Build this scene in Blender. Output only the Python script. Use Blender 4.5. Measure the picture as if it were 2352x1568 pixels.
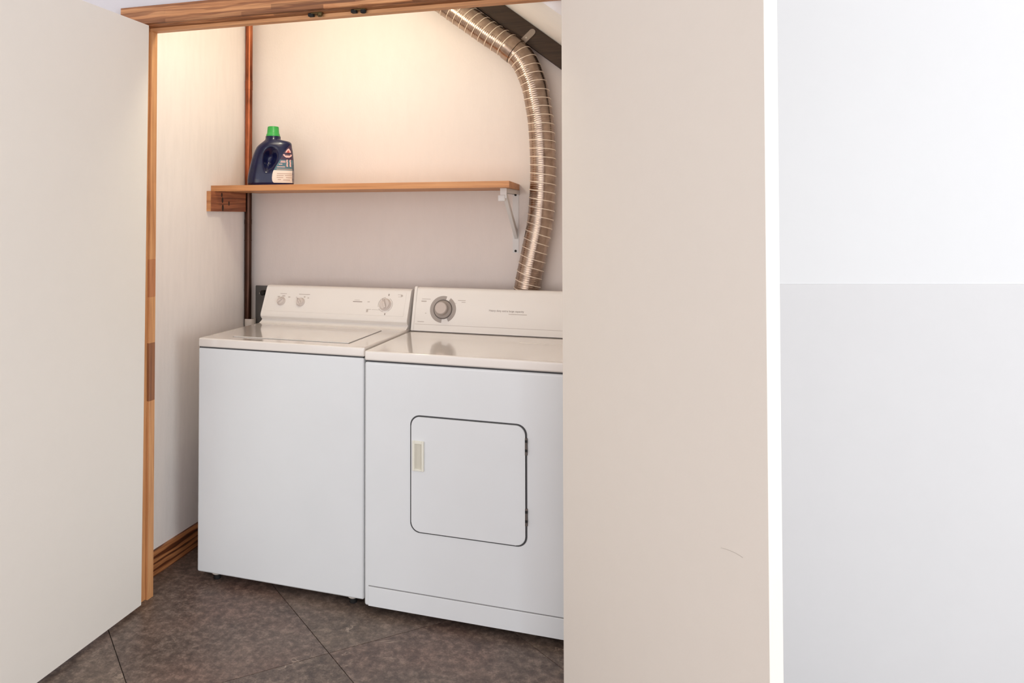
import bpy, bmesh, math, random
from mathutils import Vector, Matrix, Quaternion
PI = math.pi
rad = math.radians
for o in list(bpy.data.objects):
    bpy.data.objects.remove(o, do_unlink=True)
scene = bpy.context.scene
COL = scene.collection

# ------------------------------------------------------------------ camera
cam_d = bpy.data.cameras.new('camera')
cam = bpy.data.objects.new('camera', cam_d)
COL.objects.link(cam)
cam_d.sensor_fit = 'HORIZONTAL'
cam_d.sensor_width = 36.0
cam_d.lens = 1693.23 / 2352 * 36.0
cam_d.shift_x = (1176 - 992.44) / 2352
cam_d.shift_y = -(784 - 467.4) / 2352
cam_d.clip_start = 0.02
cam.location = (1.7289, -2.4125, 1.3704)
cam.rotation_euler = (PI / 2 + 0.0204, 0, 0.3159)
scene.camera = cam

# ------------------------------------------------------------------ world, lights, exposure
W = bpy.data.worlds.new('room_daylight')
scene.world = W
W.use_nodes = True
bg = W.node_tree.nodes['Background']
bg.inputs[0].default_value = (1.0, 0.98, 1.01, 1)
bg.inputs[1].default_value = 1.76

def area_light(name, loc, target, sx, sy, power, col):
    d = bpy.data.lights.new(name, 'AREA')
    d.shape = 'RECTANGLE'; d.size = sx; d.size_y = sy
    d.energy = power; d.color = col
    o = bpy.data.objects.new(name, d)
    COL.objects.link(o)
    o.location = loc
    o.rotation_euler = (Vector(target) - Vector(loc)).to_track_quat('-Z', 'Y').to_euler()
    return o

area_light('window_daylight', (5.0, -2.75, 1.08), (0.6, -0.1, 0.85), 1.7, 2.0, 68, (0.86, 0.99, 1.05))
area_light('low_rear_fill', (-0.1, -4.5, 0.85), (0.6, 0.0, 0.6), 2.4, 1.6, 19, (1.06, 1.0, 0.86))  # unseen lamp added behind the camera to lift the low fronts
ld = bpy.data.lights.new('alcove_bulb', 'POINT')
ld.energy = 8.3
ld.color = (1.0, 0.93, 0.70)
ld.shadow_soft_size = 0.05
lo = bpy.data.objects.new('alcove_bulb', ld)
COL.objects.link(lo)
lo.location = (0.47, -0.09, 2.21)

vs = scene.view_settings
vs.view_transform = 'Standard'
vs.look = 'None'
vs.gamma = 1.0
vs.use_curve_mapping = False
vs.exposure = 0.0
scene.display_settings.display_device = 'sRGB'

# ------------------------------------------------------------------ materials
def s2l(c):
    def f(v):
        v /= 255.0
        return v / 12.92 if v <= 0.04045 else ((v + 0.055) / 1.055) ** 2.4
    return (f(c[0]), f(c[1]), f(c[2]), 1)

class NT:
    def __init__(self, name):
        self.m = bpy.data.materials.new(name)
        self.m.use_nodes = True
        self.t = self.m.node_tree
        self.b = self.t.nodes['Principled BSDF']
    def n(self, kind, **kw):
        nd = self.t.nodes.new(kind)
        for k, v in kw.items():
            setattr(nd, k, v)
        return nd
    def l(self, a, b):
        self.t.links.new(a, b)
    def set(self, **kw):
        for k, v in kw.items():
            self.b.inputs[k].default_value = v
    def coords(self, scale=(1, 1, 1), rot=(0, 0, 0)):
        tc = self.n('ShaderNodeTexCoord')
        mp = self.n('ShaderNodeMapping')
        mp.inputs['Scale'].default_value = scale
        mp.inputs['Rotation'].default_value = rot
        self.l(tc.outputs['Object'], mp.inputs['Vector'])
        return mp.outputs[0]
    def noise(self, vec, scale, detail=3, rough=0.5, dist=0.0):
        nd = self.n('ShaderNodeTexNoise')
        nd.inputs['Scale'].default_value = scale
        nd.inputs['Detail'].default_value = detail
        nd.inputs['Roughness'].default_value = rough
        nd.inputs['Distortion'].default_value = dist
        if vec is not None:
            self.l(vec, nd.inputs['Vector'])
        return nd.outputs['Fac']
    def ramp(self, fac, stops):
        r = self.n('ShaderNodeValToRGB')
        e = r.color_ramp.elements
        while len(e) < len(stops):
            e.new(0.5)
        for el, (p, c) in zip(e, stops):
            el.position = p
            el.color = c if len(c) == 4 else (*c, 1)
        self.l(fac, r.inputs[0])
        return r.outputs[0]
    def mix(self, fac, a, b, mode='MIX'):
        m = self.n('ShaderNodeMix', data_type='RGBA', blend_type=mode)
        for i, v in ((0, fac), (6, a), (7, b)):
            if hasattr(v, 'links'):
                self.l(v, m.inputs[i])
            else:
                m.inputs[i].default_value = v
        return m.outputs[2]
    def bump(self, h, strength=0.1, dist=0.01):
        b = self.n('ShaderNodeBump')
        b.inputs['Strength'].default_value = strength
        b.inputs['Distance'].default_value = dist
        self.l(h, b.inputs['Height'])
        self.l(b.outputs[0], self.b.inputs['Normal'])

def plain(name, c, rough=0.5, metal=0.0, coat=0.0, bump=0.0, bscale=200, var=0.0):
    k = NT(name)
    k.set(Roughness=rough, Metallic=metal)
    if coat:
        k.set(**{'Coat Weight': coat, 'Coat Roughness': 0.08})
    v = k.coords()
    f = k.noise(v, 6, 3)
    a = s2l(c)
    d = tuple(x * (1 - var) for x in a[:3]) + (1,)
    k.l(k.ramp(f, [(0.3, d), (0.7, a)]), k.b.inputs['Base Color'])
    if bump:
        k.bump(k.noise(v, bscale, 2), bump, 0.002)
    return k.m

def paint(name, c, var=0.05, stretch=(1, 1, 1), bump=0.15, rough=0.75):
    """Rolled wall paint with faint vertical brush streaks."""
    k = NT(name)
    k.set(Roughness=rough)
    a = s2l(c)
    v = k.coords(stretch)
    f1 = k.noise(v, 9, 4, 0.6)
    v2 = k.coords()
    f2 = k.noise(v2, 1.6, 2)
    d = tuple(x * (1 - var) for x in a[:3]) + (1,)
    c1 = k.ramp(f1, [(0.35, d), (0.6, a)])
    c2 = k.mix(0.5, c1, k.ramp(f2, [(0.3, d), (0.7, a)]))
    k.l(c2, k.b.inputs['Base Color'])
    k.bump(k.noise(v, 60, 3, 0.6), bump, 0.004)
    return k.m

def wood(name, axis, light, mid, dark, scale=1.0, strips=0.0, rough=0.5, strip_len=0.3, strip_h=0.02, contrast=1.0, rings=0.0, ring_scale=9.0):
    """Grain running along axis (0,1,2); optional glued-up strips of differing tone."""
    k = NT(name)
    k.set(Roughness=rough)
    sc = [14 * scale] * 3
    sc[axis] = 1.1 * scale
    v = k.coords(tuple(sc))
    g = k.noise(v, 1.6, 5, 0.62, 1.2)
    sc2 = [70 * scale] * 3
    sc2[axis] = 2.0 * scale
    fine = k.noise(k.coords(tuple(sc2)), 2.0, 3, 0.6)
    L, M, D = s2l(light), s2l(mid), s2l(dark)
    c = k.ramp(g, [(0.28, D), (0.46, M), (0.62, L)])
    c = k.mix(0.35 * contrast, c, k.ramp(fine, [(0.35, D), (0.6, L)]))
    if rings:
        sc3 = [1.0] * 3
        sc3[axis] = 0.09
        wv = k.n('ShaderNodeTexWave', wave_type='BANDS', bands_direction='Z' if axis != 2 else 'X')
        wv.inputs['Scale'].default_value = ring_scale
        wv.inputs['Distortion'].default_value = 5.0
        wv.inputs['Detail'].default_value = 2.5
        wv.inputs['Detail Scale'].default_value = 3.2
        wv.inputs['Detail Roughness'].default_value = 0.55
        k.l(k.coords(tuple(sc3)), wv.inputs['Vector'])
        line = k.ramp(wv.outputs['Fac'], [(0.0, D), (0.22, tuple(0.6 * a + 0.4 * b for a, b in zip(D, L))), (0.5, (1, 1, 1))])
        c = k.mix(rings, c, line, 'MULTIPLY')
    if strips:
        tc = k.n('ShaderNodeTexCoord')
        sp = k.n('ShaderNodeSeparateXYZ')
        k.l(tc.outputs['Object'], sp.inputs[0])
        cb = k.n('ShaderNodeCombineXYZ')
        o = [i for i in range(3) if i != axis]
        k.l(sp.outputs[axis], cb.inputs[0])
        ad = k.n('ShaderNodeMath', operation='ADD')
        k.l(sp.outputs[o[0]], ad.inputs[0]); k.l(sp.outputs[o[1]], ad.inputs[1])
        k.l(ad.outputs[0], cb.inputs[1])
        br = k.n('ShaderNodeTexBrick')
        br.offset = 0.37; br.offset_frequency = 2
        br.inputs['Color1'].default_value = (1, 1, 1, 1)
        br.inputs['Color2'].default_value = (0, 0, 0, 1)
        br.inputs['Scale'].default_value = 1.0
        br.inputs['Mortar Size'].default_value = 0.0
        br.inputs['Bias'].default_value = 0.0
        br.inputs['Brick Width'].default_value = strip_len
        br.inputs['Row Height'].default_value = strip_h
        k.l(cb.outputs[0], br.inputs['Vector'])
        tone = k.ramp(br.outputs[0], [(0.1, (0.42, 0.34, 0.28)), (0.5, (0.85, 0.82, 0.8)), (1.0, (1.12, 1.1, 1.08))])
        c = k.mix(strips, c, tone, 'MULTIPLY')
    k.l(c, k.b.inputs['Base Color'])
    k.bump(fine, 0.08, 0.003)
    return k.m

M_WALL = paint('alcove_wall_paint', (236, 225, 219), 0.035, (3, 3, 1))
M_WALL_L = paint('brushed_plaster_paint', (245, 234, 227), 0.07, (5, 5, 0.7), 0.18)
M_ROOM = paint('room_wall_paint', (208, 204, 208), 0.03)
M_CEIL = paint('ceiling_paint', (243, 241, 240), 0.03)
M_DOOR = paint('door_paint', (229, 221, 212), 0.015, (2, 2, 2), 0.05, 0.55)
M_WHITE_WALL = paint('white_wall_paint', (212, 211, 211), 0.012, (1, 1, 1), 0.03)
M_GREY_WALL = paint('pale_grey_wall_paint', (204, 202, 202), 0.02, (1, 1, 1), 0.03)
M_ENAMEL = plain('white_enamel', (226, 229, 232), 0.32, coat=0.35, bump=0.02, bscale=400, var=0.02)
M_TOP = plain('glossy_white_enamel', (233, 226, 220), 0.16, coat=1.0, var=0.02)
M_PLASTIC = plain('white_plastic', (240, 235, 231), 0.4, var=0.02)
M_KNOB = plain('knob_plastic', (216, 205, 199), 0.35, var=0.02)
M_CREAM = plain('cream_plastic', (232, 230, 218), 0.45, var=0.03)
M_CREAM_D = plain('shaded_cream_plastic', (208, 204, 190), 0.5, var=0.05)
M_GAP = plain('gap_shade', (70, 70, 72), 0.8)  # dark tone put in for the shade inside gaps
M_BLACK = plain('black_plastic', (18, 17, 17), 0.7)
M_GREY = plain('grey_plastic', (168, 158, 152), 0.45, var=0.04)
M_GREY_D = plain('dark_grey_plastic', (92, 82, 78), 0.5)
M_GREY_K = plain('brushed_knob_face', (196, 182, 174), 0.35, metal=0.2)
M_INK = plain('grey_print', (160, 148, 142), 0.7)
M_INK_L = plain('pale_grey_print', (196, 186, 180), 0.7)
M_TOE = plain('toe_shading', (140, 140, 142), 0.7)  # grey put in for the shading above the toe panel
M_PVC = plain('white_pvc', (216, 206, 198), 0.45, var=0.06)
M_STEEL = plain('grey_sheet_steel', (104, 101, 99), 0.5, 0.25, var=0.15)
M_BRACKET = plain('white_bracket_paint', (226, 222, 220), 0.45, var=0.02)
M_GREEN = plain('green_cap_plastic', (52, 165, 72), 0.38, var=0.05)
M_BRASS = plain('aged_brass', (120, 104, 70), 0.35, 0.9, var=0.3)
M_STRAP = plain('galvanised_strap', (150, 136, 126), 0.45, 0.4, var=0.2)
M_SCREW = plain('bright_screw', (190, 182, 172), 0.3, 0.9)
M_SCUFF = plain('scuff_grey', (196, 187, 178), 0.8)

def duct_material():
    k = NT('aluminium_duct')
    k.set(Metallic=1.0, Roughness=0.24)
    f = k.noise(k.coords((1, 1, 1)), 30, 3)
    k.l(k.ramp(f, [(0.3, s2l((150, 130, 116))), (0.7, s2l((186, 166, 150)))]), k.b.inputs['Base Color'])
    k.bump(k.noise(k.coords(), 60, 2), 0.12, 0.003)
    return k.m
M_DUCT = duct_material()
M_WIRE = plain('bright_duct_wire', (250, 234, 216), 0.35, 0.3)

def copper_material():
    k = NT('aged_copper')
    k.set(Metallic=0.85, Roughness=0.36)
    f = k.noise(k.coords((1, 1, 0.25)), 25, 4)
    k.l(k.ramp(f, [(0.3, s2l((104, 58, 40))), (0.55, s2l((170, 96, 64))), (0.75, s2l((196, 120, 82)))]), k.b.inputs['Base Color'])
    return k.m
M_COPPER = copper_material()
M_COPPER_D = plain('dark_copper', (84, 56, 44), 0.3, 0.8, var=0.45)  # darker brown tone for the length below the shelf

def bottle_material():
    k = NT('navy_bottle_plastic')
    k.set(Roughness=0.24)
    k.set(**{'Specular IOR Level': 0.35, 'Coat Weight': 0.25, 'Coat Roughness': 0.06})
    f = k.noise(k.coords(), 9, 2)
    k.l(k.ramp(f, [(0.3, s2l((10, 13, 48))), (0.7, s2l((16, 22, 70)))]), k.b.inputs['Base Color'])
    return k.m
M_NAVY = bottle_material()
M_LAB_W = plain('label_white', (236, 222, 210), 0.4)
M_LAB_T = plain('label_teal', (78, 112, 124), 0.4)
M_LAB_P = plain('label_purple', (62, 40, 66), 0.4)
M_LAB_K = plain('label_pink', (238, 190, 182), 0.4)
M_LAB_R = plain('label_red', (196, 92, 84), 0.4)
M_LAB_N = plain('label_print_tan', (196, 168, 152), 0.5)

def stone_tile():
    k = NT('brown_stone_vinyl')
    k.set(Roughness=0.42)
    tc = k.n('ShaderNodeTexCoord')
    oi = k.n('ShaderNodeObjectInfo')
    ad = k.n('ShaderNodeVectorMath', operation='MULTIPLY_ADD')
    cmb = k.n('ShaderNodeCombineXYZ')
    for i in range(3):
        k.l(oi.outputs['Random'], cmb.inputs[i])
    k.l(cmb.outputs[0], ad.inputs[0])
    ad.inputs[1].default_value = (9.0, 5.0, 7.0)
    k.l(tc.outputs['Object'], ad.inputs[2])
    v = ad.outputs[0]
    n1 = k.noise(v, 3.2, 6, 0.62, 0.5)
    n2 = k.noise(v, 38, 8, 0.8)
    n3 = k.noise(v, 2.0, 3, 0.5)
    base = k.ramp(n1, [(0.30, s2l((62, 51, 47))), (0.5, s2l((96, 81, 74))), (0.70, s2l((128, 111, 101)))])
    speck = k.ramp(n2, [(0.38, s2l((52, 42, 38))), (0.5, s2l((104, 88, 80))), (0.64, s2l((164, 146, 133)))])
    c = k.mix(0.58, base, speck)
    tint = k.ramp(n3, [(0.32, (1.12, 0.92, 0.88)), (0.5, (1, 1, 1)), (0.7, (0.98, 1.0, 0.93))])
    c = k.mix(0.8, c, tint, 'MULTIPLY')
    # a few pale hair veins
    nv = k.noise(v, 2.3, 5, 0.6, 0.8)
    vein = k.ramp(nv, [(0.493, (0, 0, 0)), (0.5, (1, 1, 1)), (0.507, (0, 0, 0))])
    vmask = k.ramp(k.noise(v, 4.5, 2), [(0.56, (0, 0, 0)), (0.64, (1, 1, 1))])
    vm = k.mix(1.0, vein, vmask, 'MULTIPLY')
    c2 = k.mix(vm, c, s2l((172, 154, 138)))
    k.l(c2, k.b.inputs['Base Color'])
    k.bump(n2, 0.12, 0.003)
    return k.m
M_TILE = stone_tile()
M_JOINT = plain('tile_joint', (40, 32, 29), 0.9)

M_HEAD = wood('glued_strip_wood_head', 0, (206, 150, 102), (188, 128, 82), (112, 62, 36), 1.0, 0.8, 0.5, 0.31, 0.017, 1.0, 0.5, 15.0)
M_STOPW = wood('stop_wood_head', 0, (220, 166, 118), (206, 148, 100), (164, 106, 66), 1.0, 0.2, 0.5, 0.4, 0.03)
M_JAMB = wood('jamb_wood', 2, (216, 160, 108), (202, 142, 92), (160, 102, 62), 1.0, 0.2, 0.5, 0.5, 0.03)
M_JAMB_D = wood('dark_jamb_wood', 2, (158, 104, 68), (142, 90, 58), (104, 62, 40), 1.0)
M_JAMB_R = wood('ruddy_jamb_wood', 2, (196, 132, 88), (182, 116, 74), (140, 84, 52), 1.0)
M_BASEB = wood('resinous_pine_baseboard', 1, (192, 128, 80), (168, 104, 62), (88, 48, 28), 1.3, 0, 0.45, contrast=1.2, rings=0.85, ring_scale=13.0)
M_SHELF = wood('shelf_board_wood', 0, (216, 156, 104), (200, 138, 88), (168, 106, 64), 0.8)
M_CLEAT = wood('knotty_cleat_wood', 1, (186, 116, 76), (162, 94, 60), (96, 50, 32), 1.1, contrast=1.2, rings=0.45, ring_scale=12.0)
M_CLEAT_E = wood('cleat_end_grain', 0, (212, 154, 104), (196, 134, 86), (160, 100, 60), 1.0)
M_STRINGER = wood('dark_stained_stringer', 0, (66, 47, 34), (54, 38, 27), (32, 21, 15), 3.0, rough=0.75)

# ------------------------------------------------------------------ mesh helpers
def finish(name, bm, mat, parent=None, smooth=None, loc=None):
    me = bpy.data.meshes.new(name)
    bmesh.ops.recalc_face_normals(bm, faces=bm.faces)
    bm.to_mesh(me)
    bm.free()
    if mat:
        me.materials.append(mat)
    o = bpy.data.objects.new(name, me)
    COL.objects.link(o)
    if parent is not None:
        o.parent = parent
    if loc is not None:
        o.location = loc
    if smooth is not None:
        for p in me.polygons:
            p.use_smooth = True
        me.set_sharp_from_angle(angle=rad(smooth))
    return o

def tag(o, label=None, cat=None, group=None, kind=None):
    if label: o['label'] = label
    if cat: o['category'] = cat
    if group: o['group'] = group
    if kind: o['kind'] = kind
    return o

def empty(name, loc, label=None, cat=None, kind=None, rot=(0, 0, 0)):
    o = bpy.data.objects.new(name, None)
    COL.objects.link(o)
    o.location = loc
    o.rotation_euler = rot
    o.empty_display_size = 0.05
    return tag(o, label, cat, None, kind)

def bm_box(bm, x0, x1, y0, y1, z0, z1, bevel=0.0, seg=2, mat=None):
    r = bmesh.ops.create_cube(bm, size=1.0)
    vs_ = r['verts']
    for v in vs_:
        v.co = Vector(((x0 + x1) / 2 + v.co.x * (x1 - x0), (y0 + y1) / 2 + v.co.y * (y1 - y0), (z0 + z1) / 2 + v.co.z * (z1 - z0)))
    if bevel:
        es = list({e for v in vs_ for e in v.link_edges})
        bmesh.ops.bevel(bm, geom=es, offset=bevel, segments=seg, profile=0.5, affect='EDGES')

def flat_faces(o, bevel):
    """Keep big faces flat under rounded edges."""
    if bevel:
        m = o.modifiers.new('weighted_normal', 'WEIGHTED_NORMAL')
        m.keep_sharp = True
        m.weight = 100
    return o

def box(name, x0, x1, y0, y1, z0, z1, mat, parent=None, bevel=0.0, seg=2, off=(0, 0, 0)):
    bm = bmesh.new()
    bm_box(bm, x0 - off[0], x1 - off[0], y0 - off[1], y1 - off[1], z0 - off[2], z1 - off[2], bevel, seg)
    return flat_faces(finish(name, bm, mat, parent, 35 if bevel else None), bevel)

def bm_prism(bm, poly, fn0, fn1):
    """Closed polygon extruded between two embeddings of its 2-D points."""
    a = [bm.verts.new(fn0(p)) for p in poly]
    b = [bm.verts.new(fn1(p)) for p in poly]
    n = len(poly)
    bm.faces.new(a)
    bm.faces.new(list(reversed(b)))
    for i in range(n):
        bm.faces.new((a[i], b[i], b[(i + 1) % n], a[(i + 1) % n]))

def rrect(x0, x1, y0, y1, r, seg=8):
    pts = []
    for cx, cy, a0 in ((x1 - r, y1 - r, 0), (x0 + r, y1 - r, 90), (x0 + r, y0 + r, 180), (x1 - r, y0 + r, 270)):
        for i in range(seg + 1):
            a = rad(a0 + 90 * i / seg)
            pts.append((cx + r * math.cos(a), cy + r * math.sin(a)))
    return pts

def bm_lathe(bm, profile, seg=32, M=Matrix.Identity(4)):
    rings = []
    for r, h in profile:
        if r < 1e-6:
            rings.append([bm.verts.new(M @ Vector((0, 0, h)))])
        else:
            rings.append([bm.verts.new(M @ Vector((r * math.cos(2 * PI * i / seg), r * math.sin(2 * PI * i / seg), h))) for i in range(seg)])
    for a, b in zip(rings, rings[1:]):
        for i in range(seg):
            j = (i + 1) % seg
            if len(a) == 1 and len(b) == 1:
                continue
            if len(a) == 1:
                bm.faces.new((a[0], b[i], b[j]))
            elif len(b) == 1:
                bm.faces.new((a[i], a[j], b[0]))
            else:
                bm.faces.new((a[i], a[j], b[j], b[i]))

def frame_at(origin, normal, up=Vector((0, 0, 1))):
    z = Vector(normal).normalized()
    x = up.cross(z).normalized()
    y = z.cross(x)
    return Matrix(((x.x, y.x, z.x, origin[0]), (x.y, y.y, z.y, origin[1]), (x.z, y.z, z.z, origin[2]), (0, 0, 0, 1)))

def bm_tube(bm, pts, radii, seg=24, caps=True, up=Vector((0, 1, 0))):
    rings = []
    n = len(pts)
    for i, p in enumerate(pts):
        t = (pts[min(i + 1, n - 1)] - pts[max(i - 1, 0)]).normalized()
        u = (up - t * up.dot(t)).normalized()
        w = t.cross(u)
        r = radii[i] if isinstance(radii, (list, tuple)) else radii
        rings.append([bm.verts.new(p + (u * math.cos(2 * PI * k / seg) + w * math.sin(2 * PI * k / seg)) * r) for k in range(seg)])
    for a, b in zip(rings, rings[1:]):
        for k in range(seg):
            j = (k + 1) % seg
            bm.faces.new((a[k], a[j], b[j], b[k]))
    if caps:
        bm.faces.new(list(reversed(rings[0])))
        bm.faces.new(rings[-1])

# ================================================================== STRUCTURE
# ---- floor: dark bed with separate diagonal tiles, joints left open
floor = box('floor', -3.0, 5.2, -4.6, 0.75, -0.08, -0.0045, M_JOINT)
tag(floor, 'brown stone-look tiled floor laid on the diagonal under the machines', 'floor', kind='structure')

def clip(poly, a, b, c):
    out = []
    for i in range(len(poly)):
        p, q = poly[i], poly[(i + 1) % len(poly)]
        dp, dq = a * p[0] + b * p[1] - c, a * q[0] + b * q[1] - c
        if dp <= 0: out.append(p)
        if (dp < 0 < dq) or (dq < 0 < dp):
            t = dp / (dp - dq)
            out.append((p[0] + (q[0] - p[0]) * t, p[1] + (q[1] - p[1]) * t))
    return out

E1 = (math.cos(rad(-39.8)), math.sin(rad(-39.8)))
E2 = (math.cos(rad(44.6)), math.sin(rad(44.6)))
T = 0.572
T1 = 1.144                   # tiles are twice as long as wide
O = (0.688, -0.275)          # where two joints cross in front of the machines
G = 0.0013
for i in range(-5, 5):
    for j in range(-9, 9):
        q = []
        for a, b in ((0, 0), (1, 0), (1, 1), (0, 1)):
            s = (i + a) * T1 + (G if a == 0 else -G)
            t = (j + b) * T + (G if b == 0 else -G)
            q.append((O[0] + E1[0] * s + E2[0] * t, O[1] + E1[1] * s + E2[1] * t))
        # the room up to the front wall, and the alcove floor behind it
        bm = bmesh.new()
        got = 0
        for lims in (((-1, 0, 2.99), (1, 0, 4.4), (0, -1, 4.5), (0, 1, -0.155)), ((-1, 0, 0.18), (1, 0, 1.558), (0, -1, 0.155), (0, 1, 0.645)),
                     ((-1, 0, -1.558), (1, 0, 4.4), (0, -1, 0.155), (0, 1, 0.74))):
            r = q
            for (a, b, c) in lims:
                r = clip(r, a, b, c) if len(r) > 2 else []
            if len(r) < 3: continue
            ar = abs(sum(r[k][0] * r[(k + 1) % len(r)][1] - r[(k + 1) % len(r)][0] * r[k][1] for k in range(len(r)))) / 2
            if ar < 0.002: continue
            bm_prism(bm, r, lambda p: Vector((p[0], p[1], -0.005)), lambda p: Vector((p[0], p[1], 0.0)))
            got += 1
        if got:
            finish('tile', bm, M_TILE, floor)
        else:
            bm.free()

# ---- walls
bm = bmesh.new()
bm_box(bm, -3.0, -0.105, -0.215, -0.155, 0, 2.6)
bm_box(bm, 1.475, 1.56, -0.215, -0.155, 0, 2.6)
bm_box(bm, -0.105, 1.475, -0.215, -0.155, 2.085, 2.6)
tag(finish('wall_front', bm, M_ROOM), 'white wall above and left of the laundry opening', 'wall', kind='structure')
tag(box('wall_left', -0.283, -0.183, -0.155, 0.75, 0, 2.6, M_WALL_L), 'brushed off-white side wall left of the washing machine', 'wall', kind='structure')
tag(box('wall_back', -0.183, 1.66, 0.65, 0.75, 0, 2.6, M_WALL), 'off-white back wall behind the shelf and machines', 'wall', kind='structure')
tag(box('wall_inner', 1.56, 1.66, -0.155, 0.65, 0, 2.6, M_WALL), 'inner right side wall of the laundry alcove', 'wall', kind='structure')

# sloping soffit under the stairs and the flat ceiling of the alcove
def slope_z(x): return 2.174 - 0.80 * (x - 1.18)
bm = bmesh.new()
bm_prism(bm, [(1.56, slope_z(1.56)), (1.56, slope_z(1.56) + 0.05), (0.70, slope_z(0.70) + 0.05), (0.70, slope_z(0.70))],
         lambda p: Vector((p[0], -0.155, p[1])), lambda p: Vector((p[0], 0.65, p[1])))
tag(finish('ceiling_slope', bm, M_CEIL), 'white sloping stair soffit above the silver duct', 'ceiling', kind='structure')
tag(box('ceiling', -0.183, 0.75, -0.155, 0.65, 2.55, 2.6, M_CEIL), 'flat white ceiling over the left of the alcove', 'ceiling', kind='structure')
tag(box('ceiling_room', -3.0, 4.4, -4.6, -0.215, 2.6, 2.7, M_CEIL), 'flat white ceiling of the room in front of the laundry opening', 'ceiling', kind='structure')

# angled wall to the right of the doors, white above, pale grey below
cy_, sy_ = math.cos(0.3159), math.sin(0.3159)
wr = empty('wall_right', (1.64, -0.174, 0), 'smooth wall right of the open door, white above and pale grey below', 'wall', 'structure', (0, 0, 0.3159))
box('upper_panel', -0.075, 2.75, 0.004, 0.12, 1.179, 2.6, M_WHITE_WALL, wr)['label'] = 'white upper half of the wall'
box('lower_panel', -0.075, 2.75, 0.0, 0.12, 0, 1.179, M_GREY_WALL, wr, 0.003)['label'] = 'pale grey lower half of the wall'

# ---- wooden head trim (sags slightly to the right)
HS = 0.0095
head = empty('trim_1', (-0.175, -0.2, 2.066), 'wooden head casing and jamb across the top of the laundry opening', 'trim', 'structure', (0, HS, 0))
ho = (-0.175, -0.2, 2.066)
box('casing_board', -0.175, 1.545, -0.233, -0.2152, 2.069, 2.134, M_HEAD, head, 0.0015, 1, ho)
box('head_jamb', -0.083, 1.453, -0.2148, -0.155, 2.0665, 2.0835, M_HEAD, head, 0, 2, ho)
box('door_stop', -0.083, 1.453, -0.185, -0.155, 2.0535, 2.0663, M_STOPW, head, 0.001, 1, ho)['label'] = 'lighter stop strip'
for xc, nm in ((0.605, 0), (0.762, 1)):
    c = box('door_catch', xc - 0.024, xc + 0.016, -0.206, -0.190, 2.0625, 2.0665, M_BRASS, head, 0.0008, 1, ho)
    bm = bmesh.new()
    bm_lathe(bm, [(0.010, 0), (0.010, -0.007), (0.007, -0.010), (0, -0.011)], 14, Matrix.Translation((xc - 0.175 * -1 + 0.006 , -0.198 + 0.2, 2.0625 - 2.066)))
    cb = finish('roller', bm, M_BLACK if nm else M_BRASS, c, 40)
    bm = bmesh.new()
    bm_box(bm, xc + 0.175 - 0.036, xc + 0.175 - 0.018, -0.005, 0.011, -0.0105, -0.0005, 0.001, 1)
    finish('catch_spring', bm, M_BLACK, c)

# ---- left jamb with its finger-jointed stop
lj = empty('trim_2', (-0.085, -0.2, 0), 'wooden left jamb post between the open door and the alcove', 'trim', 'structure')
lo3 = (-0.085, -0.2, 0)
box('jamb', -0.105, -0.085, -0.2148, -0.155, 0.0, 2.083, M_JAMB, lj, 0.001, 1, lo3)
box('side_casing', -0.175, -0.095, -0.233, -0.2152, 0.0, 2.068, M_JAMB, lj, 0.0015, 1, lo3)
for z0, z1, m in ((0.0, 0.711, M_JAMB), (0.711, 0.919, M_JAMB_D), (0.919, 1.086, M_JAMB), (1.086, 1.222, M_JAMB_R), (1.222, 2.053, M_JAMB)):
    p = box('stop_piece', -0.085, -0.0745, -0.186, -0.155, z0, z1 - 0.0002, m, lj, 0.0006, 1, lo3)
    if m is M_JAMB_D: p['label'] = 'darker finger-jointed piece'

rj = empty('trim_3', (1.455, -0.2, 0), 'wooden right jamb hidden behind the open right door', 'trim', 'structure')
ro3 = (1.455, -0.2, 0)
box('jamb', 1.455, 1.475, -0.2148, -0.155, 0.0, 2.07, M_JAMB, rj, 0.001, 1, ro3)
box('side_casing', 1.465, 1.545, -0.2315, -0.2152, 0.0, 2.05, M_JAMB, rj, 0.0015, 1, ro3)
box('stop_piece', 1.445, 1.455, -0.186, -0.155, 0.0, 2.035, M_JAMB, rj, 0.0006, 1, ro3)

# ---- baseboard along the left wall
bm = bmesh.new()
prof = [(-0.183, 0), (-0.169, 0), (-0.169, 0.078), (-0.172, 0.086), (-0.1745, 0.093), (-0.183, 0.0945)]
bm_prism(bm, prof, lambda p: Vector((p[0], -0.154, p[1])), lambda p: Vector((p[0], 0.648, p[1])))
tag(finish('baseboard_left', bm, M_BASEB), 'dark-grained pine baseboard along the wall left of the washer', 'baseboard', kind='structure')

# ---- dark stair stringer along the back wall under the soffit
bm = bmesh.new()
def str_poly():
    lo_ = lambda x: 2.1185 - 0.80 * (x - 1.128)
    return [(0.66, lo_(0.66)), (1.558, lo_(1.558)), (1.558, slope_z(1.558) - 0.001), (0.66, slope_z(0.66) - 0.001)]
bm_prism(bm, str_poly(), lambda p: Vector((p[0], 0.605, p[1])), lambda p: Vector((p[0], 0.6495, p[1])))
tag(finish('trim_4', bm, M_STRINGER), 'dark brown sloping stair stringer on the back wall above the duct', 'trim', kind='structure')

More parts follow.
